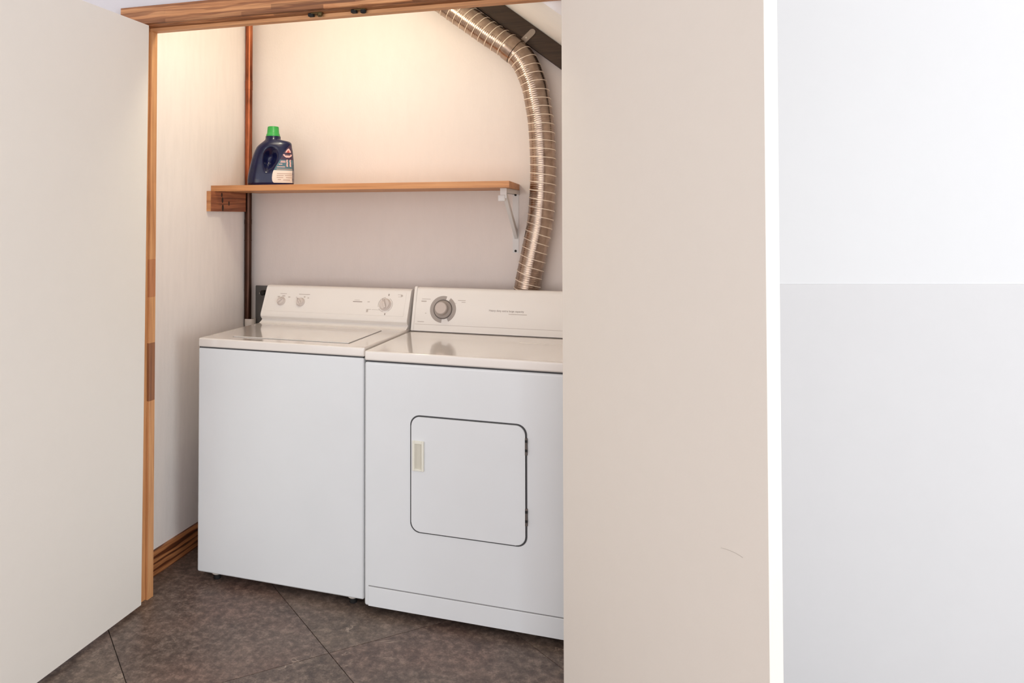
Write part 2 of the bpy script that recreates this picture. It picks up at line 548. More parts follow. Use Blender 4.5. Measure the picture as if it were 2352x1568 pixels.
# ---- the two open door leaves
def door_leaf(name, corner, ang, side, z0, z1, label, lean=0.0):
    e = empty(name, (corner[0], corner[1], 0), label, 'door', 'structure', (0, lean, 0))
    bm = bmesh.new()
    L, Th = 0.765, 0.035
    y0, y1 = (0, Th) if side > 0 else (-Th, 0)
    bm_box(bm, 0, L, y0, y1, z0, z1, 0.0015, 2)
    p = flat_faces(finish('leaf', bm, M_DOOR, e, 35), 1)
    p.rotation_euler = (0, 0, ang)
    return e, p
door_leaf('door_1', (-0.054, -0.243), math.atan2(-0.9998, 0.0175), -1, 0.015, 2.058,
          'plain off-white door leaf standing open at the left edge', 0.0066)
d2, leaf2 = door_leaf('door_2', (1.4215, -0.255), rad(-51.3 - 0.05), 1, 0.03, 2.05,
                      'plain off-white door leaf standing open in front of the dryer')
sm = bmesh.new()
sp = [(0.637, 0.6856), (0.652, 0.6892), (0.666, 0.6912), (0.679, 0.6924), (0.690, 0.6924), (0.698, 0.6919)]
bm_prism(sm, sp + [(x, z - 0.0008 - 0.0007 * k / 5) for k, (x, z) in reversed(list(enumerate(sp)))],
         lambda p: Vector((p[0], -0.0005, p[1])), lambda p: Vector((p[0], 0.0003, p[1])))
sc_ = finish('scuff_mark', sm, M_SCUFF, leaf2)
sc_['label'] = 'thin grey scratch'

# ================================================================== WASHING MACHINE
zt = 0.915
wm = empty('washing_machine', (0.345, 0.29, 0), 'white top-loading washing machine with a low lid and sloped control console', 'washing machine')
wo = (0.345, 0.29, 0)
def wbox(name, *a, **k):
    return box(name, *a, off=wo, **k)
wbox('cabinet', 0.0, 0.688, 0.0, 0.575, 0.031, 0.8785, M_ENAMEL, wm, bevel=0.007, seg=3)
wbox('seam_shade', 0.004, 0.684, 0.003, 0.572, 0.876, 0.886, M_GAP, wm)  # dark core colours in the shade of the open seam
wbox('top_panel', 0.0, 0.690, -0.001, 0.578, 0.8815, zt, M_TOP, wm, bevel=0.006, seg=3)
wbox('lid_gap', 0.1135, 0.6025, 0.0585, 0.378, zt - 0.002, zt + 0.0006, M_GAP, wm)
wbox('lid', 0.1145, 0.6005, 0.060, 0.3765, zt - 0.002, zt + 0.0036, M_TOP, wm, bevel=0.002, seg=2)

# console: side profile (y, z)
cprof = [(0.431, zt), (0.446, 0.9215), (0.4545, 0.9275), (0.4535, 0.931), (0.446, 0.937), (0.4415, 0.944), (0.4415, 0.951),
         (0.4435, 0.957), (0.494, 1.0625), (0.499, 1.069), (0.506, 1.0735), (0.516, 1.075), (0.545, 1.071), (0.562, 1.03), (0.562, zt)]
bm = bmesh.new()
bm_prism(bm, cprof, lambda p: Vector((0.003 - wo[0], p[0] - wo[1], p[1])), lambda p: Vector((0.687 - wo[0], p[0] - wo[1], p[1])))
bmesh.ops.bevel(bm, geom=[e for e in bm.edges if abs(e.verts[0].co.x - e.verts[1].co.x) < 1e-5 and e.is_manifold and
                          (abs(e.link_faces[0].normal.x) > 0.9) != (abs(e.link_faces[1].normal.x) > 0.9)],
                offset=0.003, segments=2, affect='EDGES')
wcon = flat_faces(finish('console', bm, M_PLASTIC, wm, 30), 1)
wn = Vector((0, -0.902, 0.432))
def wface(x, z, d=0.0):
    y = 0.4435 + (z - 0.957) * (0.494 - 0.4435) / (1.0625 - 0.957)
    return Vector((x, y, z)) + wn * d - Vector(wo)
def face_patch(name, mat, parent, fn, quads, th=0.0006):
    """Thin raised plates on a console face, one part each; quads are (x0,x1,z0,z1)."""
    for x0, x1, z0, z1 in quads:
        bm = bmesh.new()
        P = [(x0, z0), (x1, z0), (x1, z1), (x0, z1)]
        bm_prism(bm, P, lambda p: fn(p[0], p[1], -0.0003), lambda p: fn(p[0], p[1], th))
        o = finish(name, bm, mat, parent)
    return o
# raised frame of the control fascia
face_patch('fascia_edge', M_PLASTIC, wcon, wface, [(0.020, 0.668, 0.9665, 0.9685), (0.020, 0.0225, 0.9665, 1.060), (0.6655, 0.668, 0.9665, 1.060)], 0.0012)
def wknob(x, z, r, ang):
    M = frame_at(wface(x, z), wn)
    bm = bmesh.new()
    bm_lathe(bm, [(r * 1.15, -0.001), (r * 1.15, 0.003), (r, 0.006), (r * 0.95, 0.012), (r * 0.88, 0.014), (0, 0.014)], 28, M)
    kn = finish('knob', bm, M_KNOB, wcon, 35)
    bm = bmesh.new()
    bm_box(bm, -r * 0.2, r * 0.2, -r * 0.85, r * 0.85, 0.013, 0.022, 0.0015, 2)
    bmesh.ops.transform(bm, matrix=M @ Matrix.Rotation(rad(ang), 4, 'Z'), verts=bm.verts)
    finish('grip', bm, M_KNOB, kn, 35)
    bm = bmesh.new()
    bm_box(bm, -0.0012, 0.0012, r * 0.3, r * 0.85, 0.0215, 0.0226)
    bmesh.ops.transform(bm, matrix=M @ Matrix.Rotation(rad(ang), 4, 'Z'), verts=bm.verts)
    finish('pointer', bm, M_INK, kn)
wknob(0.091, 1.008, 0.017, -40)
wknob(0.186, 1.007, 0.017, 40)
wknob(0.581, 1.010, 0.023, 20)
# timer ring and its two dark end marks
bm = bmesh.new()
M = frame_at(wface(0.581, 1.010), wn)
def arc(bm, r0, r1, a0, a1, h0, h1, M, seg=20):
    pts = [(r1 * math.cos(rad(a0 + (a1 - a0) * i / seg)), r1 * math.sin(rad(a0 + (a1 - a0) * i / seg))) for i in range(seg + 1)]
    pts += [(r0 * math.cos(rad(a1 - (a1 - a0) * i / seg)), r0 * math.sin(rad(a1 - (a1 - a0) * i / seg))) for i in range(seg + 1)]
    bm_prism(bm, pts, lambda p: M @ Vector((p[0], p[1], h0)), lambda p: M @ Vector((p[0], p[1], h1)))
for a0, a1 in ((95, 200), (-60, 60), (215, 262)):
    arc(bm, 0.0305, 0.0325, a0, a1, -0.0003, 0.0006, M, 12)
finish('timer_scale', bm, M_INK_L, wcon)
face_patch('legend_mark', M_INK, wcon, wface, [(0.588, 0.5925, 1.0455, 1.0535), (0.5835, 0.588, 0.9695, 0.977)])
face_patch('badge', M_INK, wcon, wface, [(0.432, 0.474, 1.0165, 1.0195)])['label'] = 'small dark grey printed word'
face_patch('legend', M_INK_L, wcon, wface, [(0.438, 0.462, 1.0235, 1.025), (0.499, 0.509, 1.0175, 1.0205)])
face_patch('legend', M_INK_L, wcon, wface, [(0.078, 0.110, 1.0385, 1.0405)])
face_patch('legend', M_INK_L, wcon, wface, [(0.170, 0.223, 1.0385, 1.0410)])
face_patch('legend', M_INK_L, wcon, wface, [(0.068, 0.078, 1.024, 1.029), (0.120, 0.130, 1.0245, 1.0285), (0.090, 0.104, 1.0285, 1.0325)])
face_patch('legend', M_INK_L, wcon, wface, [(0.196, 0.203, 1.0265, 1.0315), (0.215, 0.222, 1.0235, 1.0275), (0.158, 0.164, 1.0255, 1.0275)])
face_patch('legend', M_INK_L, wcon, wface, [(0.630, 0.650, 1.0505, 1.052), (0.644, 0.653, 1.0445, 1.050), (0.633, 0.650, 1.0425, 1.0438)])
face_patch('legend', M_INK_L, wcon, wface, [(0.500, 0.520, 0.9885, 0.9900), (0.500, 0.508, 0.9780, 0.9880), (0.524, 0.560, 0.9885, 0.9895)])
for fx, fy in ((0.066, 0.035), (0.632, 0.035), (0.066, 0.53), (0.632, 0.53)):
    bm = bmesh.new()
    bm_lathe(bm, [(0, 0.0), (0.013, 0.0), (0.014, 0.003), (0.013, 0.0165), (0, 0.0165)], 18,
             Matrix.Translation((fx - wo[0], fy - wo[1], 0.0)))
    ft = finish('foot', bm, M_BLACK, wm, 40)  # black lower foot colours in the shadow beneath the cabinet
    bm = bmesh.new()
    bm_lathe(bm, [(0, 0.0165), (0.013, 0.0165), (0.019, 0.021), (0.019, 0.034), (0, 0.034)], 18,
             Matrix.Translation((fx - wo[0], fy - wo[1], 0.0)))
    finish('foot_collar', bm, M_PVC, ft, 40)

# ================================================================== DRYER
zd = 0.908
dx0, dx1, dy0 = 0.697, 1.434, -0.018
dr = empty('clothes_dryer', (1.065, 0.25, 0), 'white front-loading clothes dryer with a square door and grey dial, right of the washer', 'dryer')
do = (1.065, 0.25, 0)
def dbox(name, *a, **k):
    return box(name, *a, off=do, **k)
dbox('cabinet', dx0, dx1, dy0, 0.52, 0.024, 0.8705, M_ENAMEL, dr, bevel=0.009, seg=3)
dbox('seam_shade', dx0 + 0.004, dx1 - 0.004, dy0 + 0.004, 0.515, 0.868, 0.878, M_GAP, dr)  # dark core, shade of the seam put into its colour
dbox('top_panel', dx0, dx1, dy0 - 0.001, 0.52, 0.874, zd, M_TOP, dr, bevel=0.006, seg=3)
dbox('lint_lid', 1.182, 1.395, 0.305, 0.420, zd - 0.002, zd + 0.0015, M_TOP, dr, bevel=0.001, seg=1)
# toe panel with the overhang's shading painted as a grey strip above it
dbox('toe_shade_line', dx0 + 0.017, dx1 - 0.017, dy0 - 0.0006, dy0 + 0.01, 0.0925, 0.0965, M_TOE, dr)
dbox('toe_panel', dx0 + 0.016, dx1 - 0.016, dy0 - 0.0025, dy0 + 0.01, 0.026, 0.093, M_ENAMEL, dr, bevel=0.002, seg=2)
# door
def slab(name, poly, y0, y1, mat, parent, bevel=0.0):
    bm = bmesh.new()
    bm_prism(bm, poly, lambda p: Vector((p[0] - do[0], y0 - do[1], p[1])), lambda p: Vector((p[0] - do[0], y1 - do[1], p[1])))
    if bevel:
        front = [f for f in bm.faces if all(abs(v.co.y - (y0 - do[1])) < 1e-6 for v in f.verts)]
        es = {e for f in front for e in f.edges}
        bmesh.ops.bevel(bm, geom=list(es), offset=bevel, segments=2, affect='EDGES')
    return flat_faces(finish(name, bm, mat, parent, 30), bevel)
slab('door_gap_shade', rrect(0.8680, 1.2720, 0.3010, 0.6990, 0.0345), dy0 - 0.0012, dy0 + 0.004, M_GAP, dr)  # dark slab paints the shaded gap round the door
ddoor = slab('door', rrect(0.8728, 1.2662, 0.3058, 0.6942, 0.031), dy0 - 0.005, dy0 + 0.004, M_ENAMEL, dr, 0.0015)
# handle: cream frame round a recess
hf = bmesh.new()
yf0, yf1 = dy0 - 0.011 - do[1], dy0 - 0.004 - do[1]
def hframe(x0, x1, z0, z1): bm_box(hf, x0 - do[0], x1 - do[0], yf0, yf1, z0, z1, 0.001, 1)
hframe(0.8785, 0.8865, 0.512, 0.613); hframe(0.9115, 0.9195, 0.512, 0.613)
hframe(0.8865, 0.9115, 0.512, 0.5195); hframe(0.8865, 0.9115, 0.6035, 0.613)
hd = finish('handle', hf, M_CREAM, ddoor)
hd['label'] = 'cream recessed pull handle'
bm = bmesh.new()
P = [(0.8865, dy0 - 0.0095), (0.894, dy0 - 0.0055), (0.9115, dy0 - 0.0052), (0.9115, dy0 - 0.0045), (0.8865, dy0 - 0.0045)]
bm_prism(bm, P, lambda p: Vector((p[0] - do[0], p[1] - do[1], 0.5195)), lambda p: Vector((p[0] - do[0], p[1] - do[1], 0.6035)))
finish('recess', bm, M_CREAM_D, hd)
for zc in (0.628, 0.400):
    dbox('hinge', 1.2655, 1.2735, dy0 - 0.006, dy0 + 0.003, zc - 0.028, zc + 0.028, M_GREY_D, dr, bevel=0.001, seg=1)
    for dz in (0.018, -0.012):
        dbox('hinge_screw', 1.2660, 1.2745, dy0 - 0.0075, dy0 - 0.005, zc + dz - 0.004, zc + dz + 0.004, M_BLACK, dr)
# console
zc0, zc1 = zd + 0.0045, 1.083
def dyf(z): return 0.452 + (z - 0.913) * 0.305
dprof = [(dyf(0.9112), 0.9112), (dyf(0.925), 0.925), (dyf(1.072), 1.072), (dyf(1.080) + 0.003, 1.080), (0.512, 1.0835), (0.527, 1.0835), (0.527, 0.9112)]
bm = bmesh.new()
bm_prism(bm, dprof, lambda p: Vector((dx0 + 0.004 - do[0], p[0] - do[1], p[1])), lambda p: Vector((dx1 - 0.004 - do[0], p[0] - do[1], p[1])))
dcon = finish('console', bm, M_PLASTIC, dr, 30)
dbox('console_gap', dx0 + 0.008, dx1 - 0.008, 0.457, 0.515, zd - 0.001, 0.9125, M_GREY_D, dr)
dn = Vector((0, -0.9565, 0.2917))
def dface(x, z, d=0.0):
    return Vector((x, dyf(z), z)) + dn * d - Vector(do)
for xa in (dx0 + 0.0035, dx1 - 0.0155):
    bm = bmesh.new()
    ep = [(dyf(0.9112) - 0.003, 0.9112), (dyf(1.076) - 0.003, 1.076), (dyf(1.083), 1.0865), (0.528, 1.0865), (0.528, 0.9112)]
    bm_prism(bm, ep, lambda p: Vector((xa - do[0], p[0] - do[1], p[1])), lambda p: Vector((xa + 0.012 - do[0], p[0] - do[1], p[1])))
    bmesh.ops.bevel(bm, geom=[e for e in bm.edges], offset=0.0015, segments=2, affect='EDGES')
    flat_faces(finish('end_cap', bm, M_PLASTIC, dcon, 35), 1)
face_patch('fascia_crease', M_INK_L, dcon, dface, [(dx0 + 0.018, dx1 - 0.018, 0.9365, 0.9378)], 0.0003)
# dial
M = frame_at(dface(0.831, 0.999), dn)
bm = bmesh.new()
arc(bm, 0.038, 0.0555, 76, 267, -0.0003, 0.0008, M, 40)
arc(bm, 0.038, 0.0555, -62, 58, -0.0003, 0.0008, M, 30)
dial = finish('dial_ring', bm, M_GREY, dcon)
dial['label'] = 'grey printed ring with two gaps'
bm = bmesh.new()
bm_lathe(bm, [(0.040, -0.0003), (0.040, 0.002), (0.0375, 0.0022), (0, 0.0022)], 40, M)
finish('dial_base', bm, M_GREY_D, dcon, 35)
bm = bmesh.new()
bm_lathe(bm, [(0.0365, 0.002), (0.0365, 0.004), (0.034, 0.007), (0.028, 0.009), (0.0265, 0.010), (0.0265, 0.030), (0.0250, 0.0325), (0.0235, 0.0330), (0, 0.0325)], 40, M)
dk = finish('dial_knob', bm, M_GREY, dcon, 35)
bm = bmesh.new()
bm_lathe(bm, [(0.0232, 0.0325), (0.0225, 0.0338), (0.0, 0.0335)], 36, M)
finish('knob_face', bm, M_GREY_K, dk, 35)
face_patch('legend', M_INK_L, dcon, dface, [(0.737, 0.774, 1.0365, 1.0385)])
face_patch('legend', M_INK_L, dcon, dface, [(0.735, 0.757, 1.026, 1.031)])
face_patch('legend', M_INK_L, dcon, dface, [(0.892, 0.924, 1.0355, 1.0380), (0.908, 0.924, 1.0285, 1.0310)])
face_patch('legend', M_INK_L, dcon, dface, [(0.726, 0.754, 0.9465, 0.9490)])
face_patch('legend', M_INK_L, dcon, dface, [(0.756, 0.761, 0.9800, 0.9825), (0.873, 0.886, 1.0240, 1.0252)])

def text_on(name, body, size, x, z, fn, nrm, mat, parent):
    cu = bpy.data.curves.new(name, 'FONT')
    cu.body = body; cu.size = size; cu.extrude = 0.0003
    ob = bpy.data.objects.new(name + '_tmp', cu)
    COL.objects.link(ob)
    dg = bpy.context.evaluated_depsgraph_get()
    me = bpy.data.meshes.new_from_object(ob.evaluated_get(dg))
    bpy.data.objects.remove(ob)
    me.name = name
    me.transform(frame_at(fn(x, z, 0.0004), nrm))
    me.materials.clear(); me.materials.append(mat)
    o = bpy.data.objects.new(name, me)
    COL.objects.link(o); o.parent = parent
    return o
text_on('lettering', 'Heavy duty extra large capacity', 0.0112, 1.024, 0.9985, dface, dn, M_INK, dcon)['label'] = 'grey lettering naming the capacity'
face_patch('legend', M_INK_L, dcon, dface, [(1.105, 1.178, 0.9890, 0.9915)])
for fx, fy in ((0.745, 0.04), (1.385, 0.04), (0.745, 0.47), (1.385, 0.47)):
    bm = bmesh.new()
    bm_lathe(bm, [(0, 0.0), (0.016, 0.0), (0.018, 0.005), (0.018, 0.010), (0.008, 0.012), (0.008, 0.028), (0, 0.028)], 18,
             Matrix.Translation((fx - do[0], fy - do[1], 0.0)))
    finish('foot', bm, M_BLACK, dr, 40)

# ================================================================== SHELF
sh = empty('wall_shelf', (0.48, 0.5, 1.49), 'long wooden shelf board on a wall cleat and white bracket', 'shelf')
so = (0.48, 0.5, 1.49)
bm = bmesh.new()
poly = [(-0.1825, 0.337), (1.138, 0.337), (1.115, 0.6495), (-0.135, 0.6495), (-0.135, 0.578), (-0.1825, 0.578)]
bm_prism(bm, poly, lambda p: Vector((p[0] - so[0], p[1] - so[1], 1.4895 - so[2])), lambda p: Vector((p[0] - so[0], p[1] - so[1], 1.5140 - so[2])))
finish('board', bm, M_SHELF, sh)
cl = box('cleat', -0.1828, -0.163, 0.309, 0.583, 1.402, 1.4893, M_CLEAT, sh, 0.001, 1, so)
cl['label'] = 'knotty dark cleat under the left end'
box('cleat_end', -0.1828, -0.163, 0.3065, 0.309, 1.402, 1.4893, M_CLEAT_E, cl, 0.0, 1, so)
for ky, kz, kr in ((0.395, 1.452, 0.010), (0.398, 1.418, 0.011), (0.445, 1.438, 0.008), (0.39, 1.475, 0.008)):
    bm = bmesh.new()
    bm_lathe(bm, [(kr, 0), (kr * 0.7, 0.0009), (0, 0.001)], 12, Matrix.Translation((-0.163 - so[0], ky - so[1], kz - so[2])) @ Matrix.Diagonal((1, 0.7, 1.3, 1)) @ Matrix.Rotation(PI / 2, 4, 'Y'))
    finish('knot', bm, M_STRINGER, cl, 60)
# bracket
br = box('bracket', 1.086, 1.112, 0.6475, 0.6498, 1.226, 1.489, M_BRACKET, sh, 0.0, 1, so)
br['label'] = 'white metal bracket under the right end'
bm = bmesh.new()
bm_box(bm, 1.090 - so[0], 1.116 - so[0], 0.395 - so[1], 0.648 - so[1], 1.4835 - so[2], 1.4893 - so[2], 0.0008, 1)
bm_box(bm, 1.090 - so[0], 1.0925 - so[0], 0.40 - so[1], 0.648 - so[1], 1.471 - so[2], 1.4845 - so[2])
bm_box(bm, 1.1135 - so[0], 1.116 - so[0], 0.40 - so[1], 0.648 - so[1], 1.471 - so[2], 1.4845 - so[2])
bm_box(bm, 1.090 - so[0], 1.116 - so[0], 0.393 - so[1], 0.397 - so[1], 1.4495 - so[2], 1.4893 - so[2], 0.001, 1)
finish('arm', bm, M_BRACKET, br, 35)
bm = bmesh.new()
bm_box(bm, 1.0825 - so[0], 1.110 - so[0], 0.388 - so[1], 0.403 - so[1], 1.438 - so[2], 1.4625 - so[2], 0.003, 2)
finish('arm_tip', bm, M_BRACKET, br, 35)
bm = bmesh.new()
bm_prism(bm, [(0.405, 1.475), (0.430, 1.480), (0.647, 1.318), (0.647, 1.285)], lambda p: Vector((1.094 - so[0], p[0] - so[1], p[1] - so[2])), lambda p: Vector((1.108 - so[0], p[0] - so[1], p[1] - so[2])))
finish('brace', bm, M_BRACKET, br)
for z in (1.4705, 1.2345):
    bm = bmesh.new()
    bm_lathe(bm, [(0.0052, 0), (0.0052, 0.0008), (0.0, 0.0010)], 14, frame_at((1.0985 - so[0], 0.6476 - so[1], z - so[2]), (0, -1, 0)))
    finish('screw_hole', bm, M_BLACK, br)

# ================================================================== COPPER PIPE
pp = empty('copper_pipe', (-0.1652, 0.607, 0.87), 'aged copper pipe running up the back left corner of the alcove', 'pipe')
po = Vector((-0.150, 0.612, 0.87))
bm = bmesh.new()
bm_lathe(bm, [(0.0165, 0.632), (0.0165, 1.675)], 24)
finish('tube', bm, M_COPPER, pp, 40)['label'] = 'bright copper upper length'
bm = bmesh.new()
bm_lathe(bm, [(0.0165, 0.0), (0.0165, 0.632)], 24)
finish('tube', bm, M_COPPER_D, pp, 40)['label'] = 'dark lower length'
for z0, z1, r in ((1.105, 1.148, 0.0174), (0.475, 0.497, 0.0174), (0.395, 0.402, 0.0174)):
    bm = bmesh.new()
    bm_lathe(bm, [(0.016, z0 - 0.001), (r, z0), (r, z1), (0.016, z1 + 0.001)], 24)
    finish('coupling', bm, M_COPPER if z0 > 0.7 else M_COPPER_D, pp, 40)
bm = bmesh.new()
bm_lathe(bm, [(0.017, 0.032), (0.0252, 0.034), (0.0262, 0.031), (0.0262, -0.01), (0.0225, -0.012), (0.0225, -0.86), (0, -0.86)], 28, Matrix.Translation((0.0100, 0.005, 0)))
finish('collar', bm, M_PVC, pp, 40)['label'] = 'white plastic collar at the foot of the pipe'

# ================================================================== WALL PLATE
bx = empty('utility_plate', (-0.07, 0.65, 0.97), 'dark grey metal utility plate on the back wall behind the washer console', 'wall plate')
box('plate', -0.144 + 0.07, 0.01 + 0.07, -0.012, -0.0005, 0.85 - 0.97, 1.0555 - 0.97, M_STEEL, bx, 0.002, 1)
bm = bmesh.new()
bm_lathe(bm, [(0.0045, 0), (0.004, 0.0015), (0, 0.002)], 14, frame_at((-0.119 + 0.07, -0.012, 1.020 - 0.97), (0, -1, 0)))
finish('screw', bm, M_SCREW, bx, 40)
bm = bmesh.new()
bm_lathe(bm, [(0.012, 0), (0.012, 0.02), (0.008, 0.024), (0, 0.024)], 16, frame_at((-0.096 + 0.07, -0.012, 1.024 - 0.97), (0, -1, 0)))
finish('valve_stub', bm, M_BLACK, bx, 40)

# ================================================================== DUCT
YD = 0.592
ctr = [(1.150, 0.16), (1.150, 0.6), (1.145, 0.95), (1.156, 1.079), (1.185, 1.224), (1.213, 1.370), (1.2245, 1.552), (1.2185, 1.731), (1.2045, 1.841),
       (1.182, 1.940), (1.126, 2.048), (0.989, 2.155), (0.793, 2.305), (0.60, 2.452), (0.53, 2.505)]
cv = [Vector((x, YD, z)) for x, z in ctr]
def spline(P, step):
    out = []
    n = len(P)
    for i in range(n - 1):
        p0, p1, p2, p3 = P[max(i - 1, 0)], P[i], P[i + 1], P[min(i + 2, n - 1)]
        m = max(2, int((p2 - p1).length / 0.004))
        for k in range(m):
            t = k / m
            out.append(0.5 * ((2 * p1) + (-p0 + p2) * t + (2 * p0 - 5 * p1 + 4 * p2 - p3) * t * t + (-p0 + 3 * p1 - 3 * p2 + p3) * t ** 3))
    out.append(P[-1].copy())
    # resample evenly
    res = [out[0]]
    acc = 0.0
    for a, b in zip(out, out[1:]):
        L = (b - a).length
        while acc + L >= step:
            f = (step - acc) / L
            a = a + (b - a) * f
            res.append(a.copy())
            L = (b - a).length
            acc = 0.0
        acc += L
    return res
DS = 0.0022
path = spline(cv, DS)
RD = 0.0525
radii = [RD + 0.00035 * math.sin(2 * PI * i * DS / 0.0088) for i in range(len(path))]
duct = empty('exhaust_duct', (1.15, YD, 0.16), 'silver flexible dryer exhaust duct rising behind the dryer', 'duct')
doff = Vector((1.15, YD, 0.16))
bm = bmesh.new()
bm_tube(bm, [p - doff for p in path], radii, 40)
finish('tube', bm, M_DUCT, duct, 60)
# helical stiffening wire
pitch = 0.0345
pts = []
n = len(path)
up = Vector((0, 1, 0))
step = 0
s = 0.0
STEPS = 26
total = (n - 1) * DS
turns = int(total / pitch * STEPS)
for q in range(turns):
    s = q * pitch / STEPS
    i = min(int(s / DS), n - 2)
    f = s / DS - i
    p = path[i].lerp(path[i + 1], f)
    t = (path[min(i + 2, n - 1)] - path[max(i - 1, 0)]).normalized()
    u = (up - t * up.dot(t)).normalized()
    w = t.cross(u)
    a = -2 * PI * q / STEPS
    pts.append(p - doff + (u * math.cos(a) + w * math.sin(a)) * (RD + 0.0009))
bm = bmesh.new()
rr = 0.0017
rings = []
for i, p in enumerate(pts):
    t = (pts[min(i + 1, len(pts) - 1)] - pts[max(i - 1, 0)]).normalized()
    ax = path[min(int(i * pitch / STEPS / DS), n - 1)] - doff
    u = (p - ax); u = (u - t * u.dot(t)).normalized()
    w = t.cross(u)
    rings.append([bm.verts.new(p + (u * math.cos(2 * PI * k / 6) + w * math.sin(2 * PI * k / 6)) * rr) for k in range(6)])
for a, b in zip(rings, rings[1:]):
    for k in range(6):
        j = (k + 1) % 6
        bm.faces.new((a[k], a[j], b[j], b[k]))
finish('spiral_wire', bm, M_WIRE, duct, 60)['label'] = 'bright spiral wire rib'

# hanger strap round the duct at the bend, screwed to the stringer
bi = min(range(n), key=lambda i: (path[i] - Vector((1.098, YD, 2.075))).length)
bt = (path[bi + 4] - path[bi - 4]).normalized()
so_ = path[bi] - doff
bm = bmesh.new()
zq = bt.to_track_quat('Z', 'Y').to_matrix().to_4x4()
bm_lathe(bm, [(RD + 0.0024, -0.018), (RD + 0.0034, -0.018), (RD + 0.0034, 0.018), (RD + 0.0024, 0.018), (RD + 0.0024, -0.018)], 40, Matrix.Translation(so_) @ zq)
hs = finish('hanger_strap', bm, M_DUCT, duct, 40)
hs['label'] = 'galvanised strap round the bend'
# tab: rounded metal tongue lying on the stringer face
bm = bmesh.new()
td = Vector((0.74, 0, 0.67)).normalized()
tn = Vector((-td.z, 0, td.x))
tp = []
Lt, hw = 0.088, 0.0135
for i in range(9):
    a = -PI / 2 + PI * i / 8
    tp.append((Lt - hw + hw * math.cos(a), hw * math.sin(a)))
tp += [(-0.012, hw), (-0.012, -hw)]
base = Vector((1.124, 0.6035, 2.092)) - doff
bm_prism(bm, tp, lambda p: base + td * p[0] + tn * p[1], lambda p: base + td * p[0] + tn * p[1] + Vector((0, -0.0018, 0)))
finish('tab', bm, M_STRAP, hs)
bm = bmesh.new()
sc0 = base + td * 0.042 + Vector((0, -0.0018, 0))
bm_lathe(bm, [(0.0042, 0), (0.0036, 0.0016), (0, 0.002)], 12, frame_at(sc0, (0, -1, 0)))
finish('screw', bm, M_SCREW, hs, 40)

# ================================================================== DETERGENT BOTTLE
bz = 1.5142
bt_ = empty('detergent_bottle', (0.040, 0.46, bz), 'dark blue laundry detergent bottle with a green cap on the shelf', 'bottle', rot=(0, 0, rad(29)))
KX = 0.866
prof = [(0.0, -0.110, 0.110, .046), (0.004, -0.114, 0.115, .0505), (0.012, -0.1155, 0.117, .053), (0.027, -0.1155, 0.1175, .054), (0.051, -0.112, 0.1178, .054), (0.091, -0.102, 0.1165, .053),
        (0.115, -0.0955, 0.115, .052), (0.138, -0.087, 0.112, .051), (0.155, -0.079, 0.110, .049), (0.170, -0.0705, 0.1065, .047), (0.180, -0.060, 0.1055, .045),
        (0.188, -0.049, 0.104, .043), (0.194, -0.041, 0.0985, .0405), (0.1985, -0.035, 0.087, .0385), (0.2015, -0.031, 0.064, .037), (0.2045, -0.0285, 0.0505, .036), (0.2105, -0.027, 0.0495, .0345), (0.219, -0.027, 0.049, .033)]
prof = [(z, a * KX, b * KX, d) for z, a, b, d in prof]
def interp(z):
    if z <= prof[0][0]: return prof[0][1:]
    for p, q in zip(prof, prof[1:]):
        if z <= q[0]:
            t = (z - p[0]) / (q[0] - p[0])
            return tuple(p[k] + (q[k] - p[k]) * t for k in (1, 2, 3))
    return prof[-1][1:]
NEXP = 3.2
# grip recess: slanted teardrop
gc = Vector((-0.004, 0.114)); ga = Vector((0.22, 0.97)).normalized(); gb = Vector((ga.y, -ga.x))
def recess(x, z):
    d = Vector((x, z)) - gc
    t = max(-1.0, min(1.0, d.dot(ga) / 0.066))
    u, v = d.dot(ga) / 0.066, d.dot(gb) / (0.0350 + 0.0110 * t)
    r = math.sqrt(u * u + v * v)
    if r >= 1: return 0.0
    e = min(1.0, (1 - r) / 0.85)
    return 0.034 * e * e * (3 - 2 * e)
def front_y(x, z):
    a, b, d = interp(z)
    cx_, hw_ = (a + b) / 2, (b - a) / 2
    t = max(-1, min(1, (x - cx_) / hw_))
    return -d * (max(0, 1 - abs(t) ** NEXP)) ** (1 / NEXP)
bm = bmesh.new()
NZ, NS = 90, 160
rings = []
for i in range(NZ + 1):
    z = 0.219 * i / NZ
    a, b, d = interp(z)
    cx_, hw_ = (a + b) / 2, (b - a) / 2
    nexp = NEXP if z < 0.185 else NEXP - (NEXP - 2.0) * min(1, (z - 0.185) / 0.022)
    ring = []
    for k in range(NS):
        th = 2 * PI * k / NS
        c, s_ = math.cos(th), math.sin(th)
        x = cx_ + hw_ * math.copysign(abs(c) ** (2 / nexp), c)
        y = d * math.copysign(abs(s_) ** (2 / nexp), s_)
        if s_ < 0: y = min(0, y + recess(x, z))
        else: y -= 0.0
        ring.append(bm.verts.new((x, y, z)))
    rings.append(ring)
for a, b in zip(rings, rings[1:]):
    for k in range(NS):
        j = (k + 1) % NS
        bm.faces.new((a[k], a[j], b[j], b[k]))
bm.faces.new(list(reversed(rings[0]))); bm.faces.new(rings[-1])
finish('body', bm, M_NAVY, bt_, 60)
cxn = (prof[-1][1] + prof[-1][2]) / 2
bm = bmesh.new()
seg = 48
rings = []
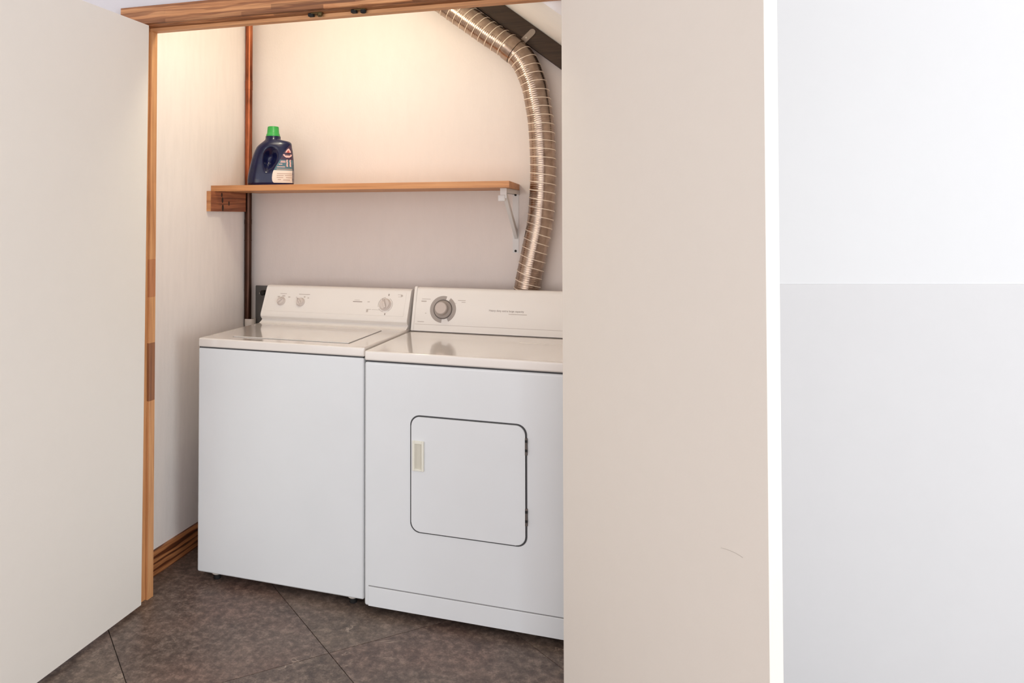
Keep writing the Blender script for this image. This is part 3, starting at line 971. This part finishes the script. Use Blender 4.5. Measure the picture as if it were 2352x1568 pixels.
for r, h, rib in ((0.030, 0.2165, 0), (0.0305, 0.2175, 0), (0.0300, 0.226, 0), (0.0268, 0.233, 0), (0.0262, 0.235, 1), (0.0245, 0.2575, 1), (0.0235, 0.2615, 0), (0.021, 0.2630, 0)):
    rings.append([bm.verts.new((cxn + (r - (0.0007 if rib and k % 2 else 0)) * math.cos(2 * PI * k / seg), (r - (0.0007 if rib and k % 2 else 0)) * math.sin(2 * PI * k / seg), h)) for k in range(seg)])
for a, b in zip(rings, rings[1:]):
    for k in range(seg):
        j = (k + 1) % seg
        bm.faces.new((a[k], a[j], b[j], b[k]))
bm.faces.new(rings[-1])
finish('cap', bm, M_GREEN, bt_, 30)['label'] = 'bright green screw cap'

def patch(name, rows, mat, parent, lift=0.0007, nx=14):
    """Conforming label patch; rows are (z, x0, x1) from bottom to top."""
    bm = bmesh.new()
    g = []
    for z, x0, x1 in rows:
        g.append([bm.verts.new((x0 + (x1 - x0) * k / nx, front_y(x0 + (x1 - x0) * k / nx, z) - lift, z)) for k in range(nx + 1)])
    for a, b in zip(g, g[1:]):
        for k in range(nx):
            bm.faces.new((a[k], a[k + 1], b[k + 1], b[k]))
    return finish(name, bm, mat, parent, 60)
def lx(v): return (v - 668) * 0.000193 * 1.0          # crop units of the label drawing to metres
def lz(v): return (1425 - v) * 0.000197
def xr(z): 
    a, b, d = interp(z); return b - 0.0035
def rows(pts):
    """pts (v, u_left) ; right edge follows the bottle."""
    out = []
    for v, ul, *r in pts:
        out.append((lz(v), lx(ul), (lx(r[0]) if r else xr(lz(v)))))
    return out
lab = patch('label', rows([(1362, 745), (1345, 722), (1310, 706), (1250, 702), (1180, 708), (1120, 722), (1085, 738)]), M_LAB_W, bt_)
lab['label'] = 'white lower label panel'
patch('label_band', rows([(1085, 738), (1050, 757), (1000, 785), (950, 815), (900, 845), (850, 872)]), M_LAB_T, bt_)['label'] = 'teal label band'
patch('label_upper', rows([(850, 872), (800, 900), (750, 925), (700, 950), (650, 985), (600, 1020), (560, 1055), (520, 1085)]), M_LAB_P, bt_)['label'] = 'dark purple label panel'
patch('emblem', rows([(690, 990, 1120), (650, 1012, 1112), (610, 1045, 1085), (595, 1062, 1075)]), M_LAB_K, lab, 0.0012)
patch('emblem', rows([(690, 1020, 1090), (660, 1040, 1080), (640, 1055, 1075)]), M_LAB_R, lab, 0.0016, 6)
patch('emblem', rows([(800, 1010, 1085), (775, 975, 1125), (745, 945, 1140), (728, 945, 1140)]), M_LAB_K, lab, 0.0012)
patch('emblem', rows([(752, 985, 1105), (730, 985, 1105)]), M_LAB_P, lab, 0.0016, 6)
for u0, u1 in ((1020, 1052), (1090, 1122)):
    patch('print', rows([(1005, u0 + 4, u1 + 6), (960, u0, u1 - 4), (920, u0 + 4, u1 + 2), (880, u0 - 4, u1 - 8), (845, u0 + 4, u1)]), M_LAB_K, lab, 0.0013, 3)
for v, u0, u1, m in ((905, 885, 1000, M_LAB_K), (880, 895, 1000, M_LAB_K), (950, 850, 930, M_LAB_K), (1010, 815, 990, M_LAB_K), (1060, 800, 1150, M_LAB_N),
                     (1160, 810, 1150, M_LAB_N), (1200, 805, 960, M_LAB_N), (1200, 985, 1150, M_LAB_N), (1245, 805, 950, M_LAB_N), (1245, 1010, 1150, M_LAB_N), (1290, 830, 900, M_LAB_N), (1300, 950, 1100, M_LAB_N)):
    patch('print', rows([(v + 8, u0, u1), (v - 8, u0, u1)]), m, lab, 0.0013, 8)
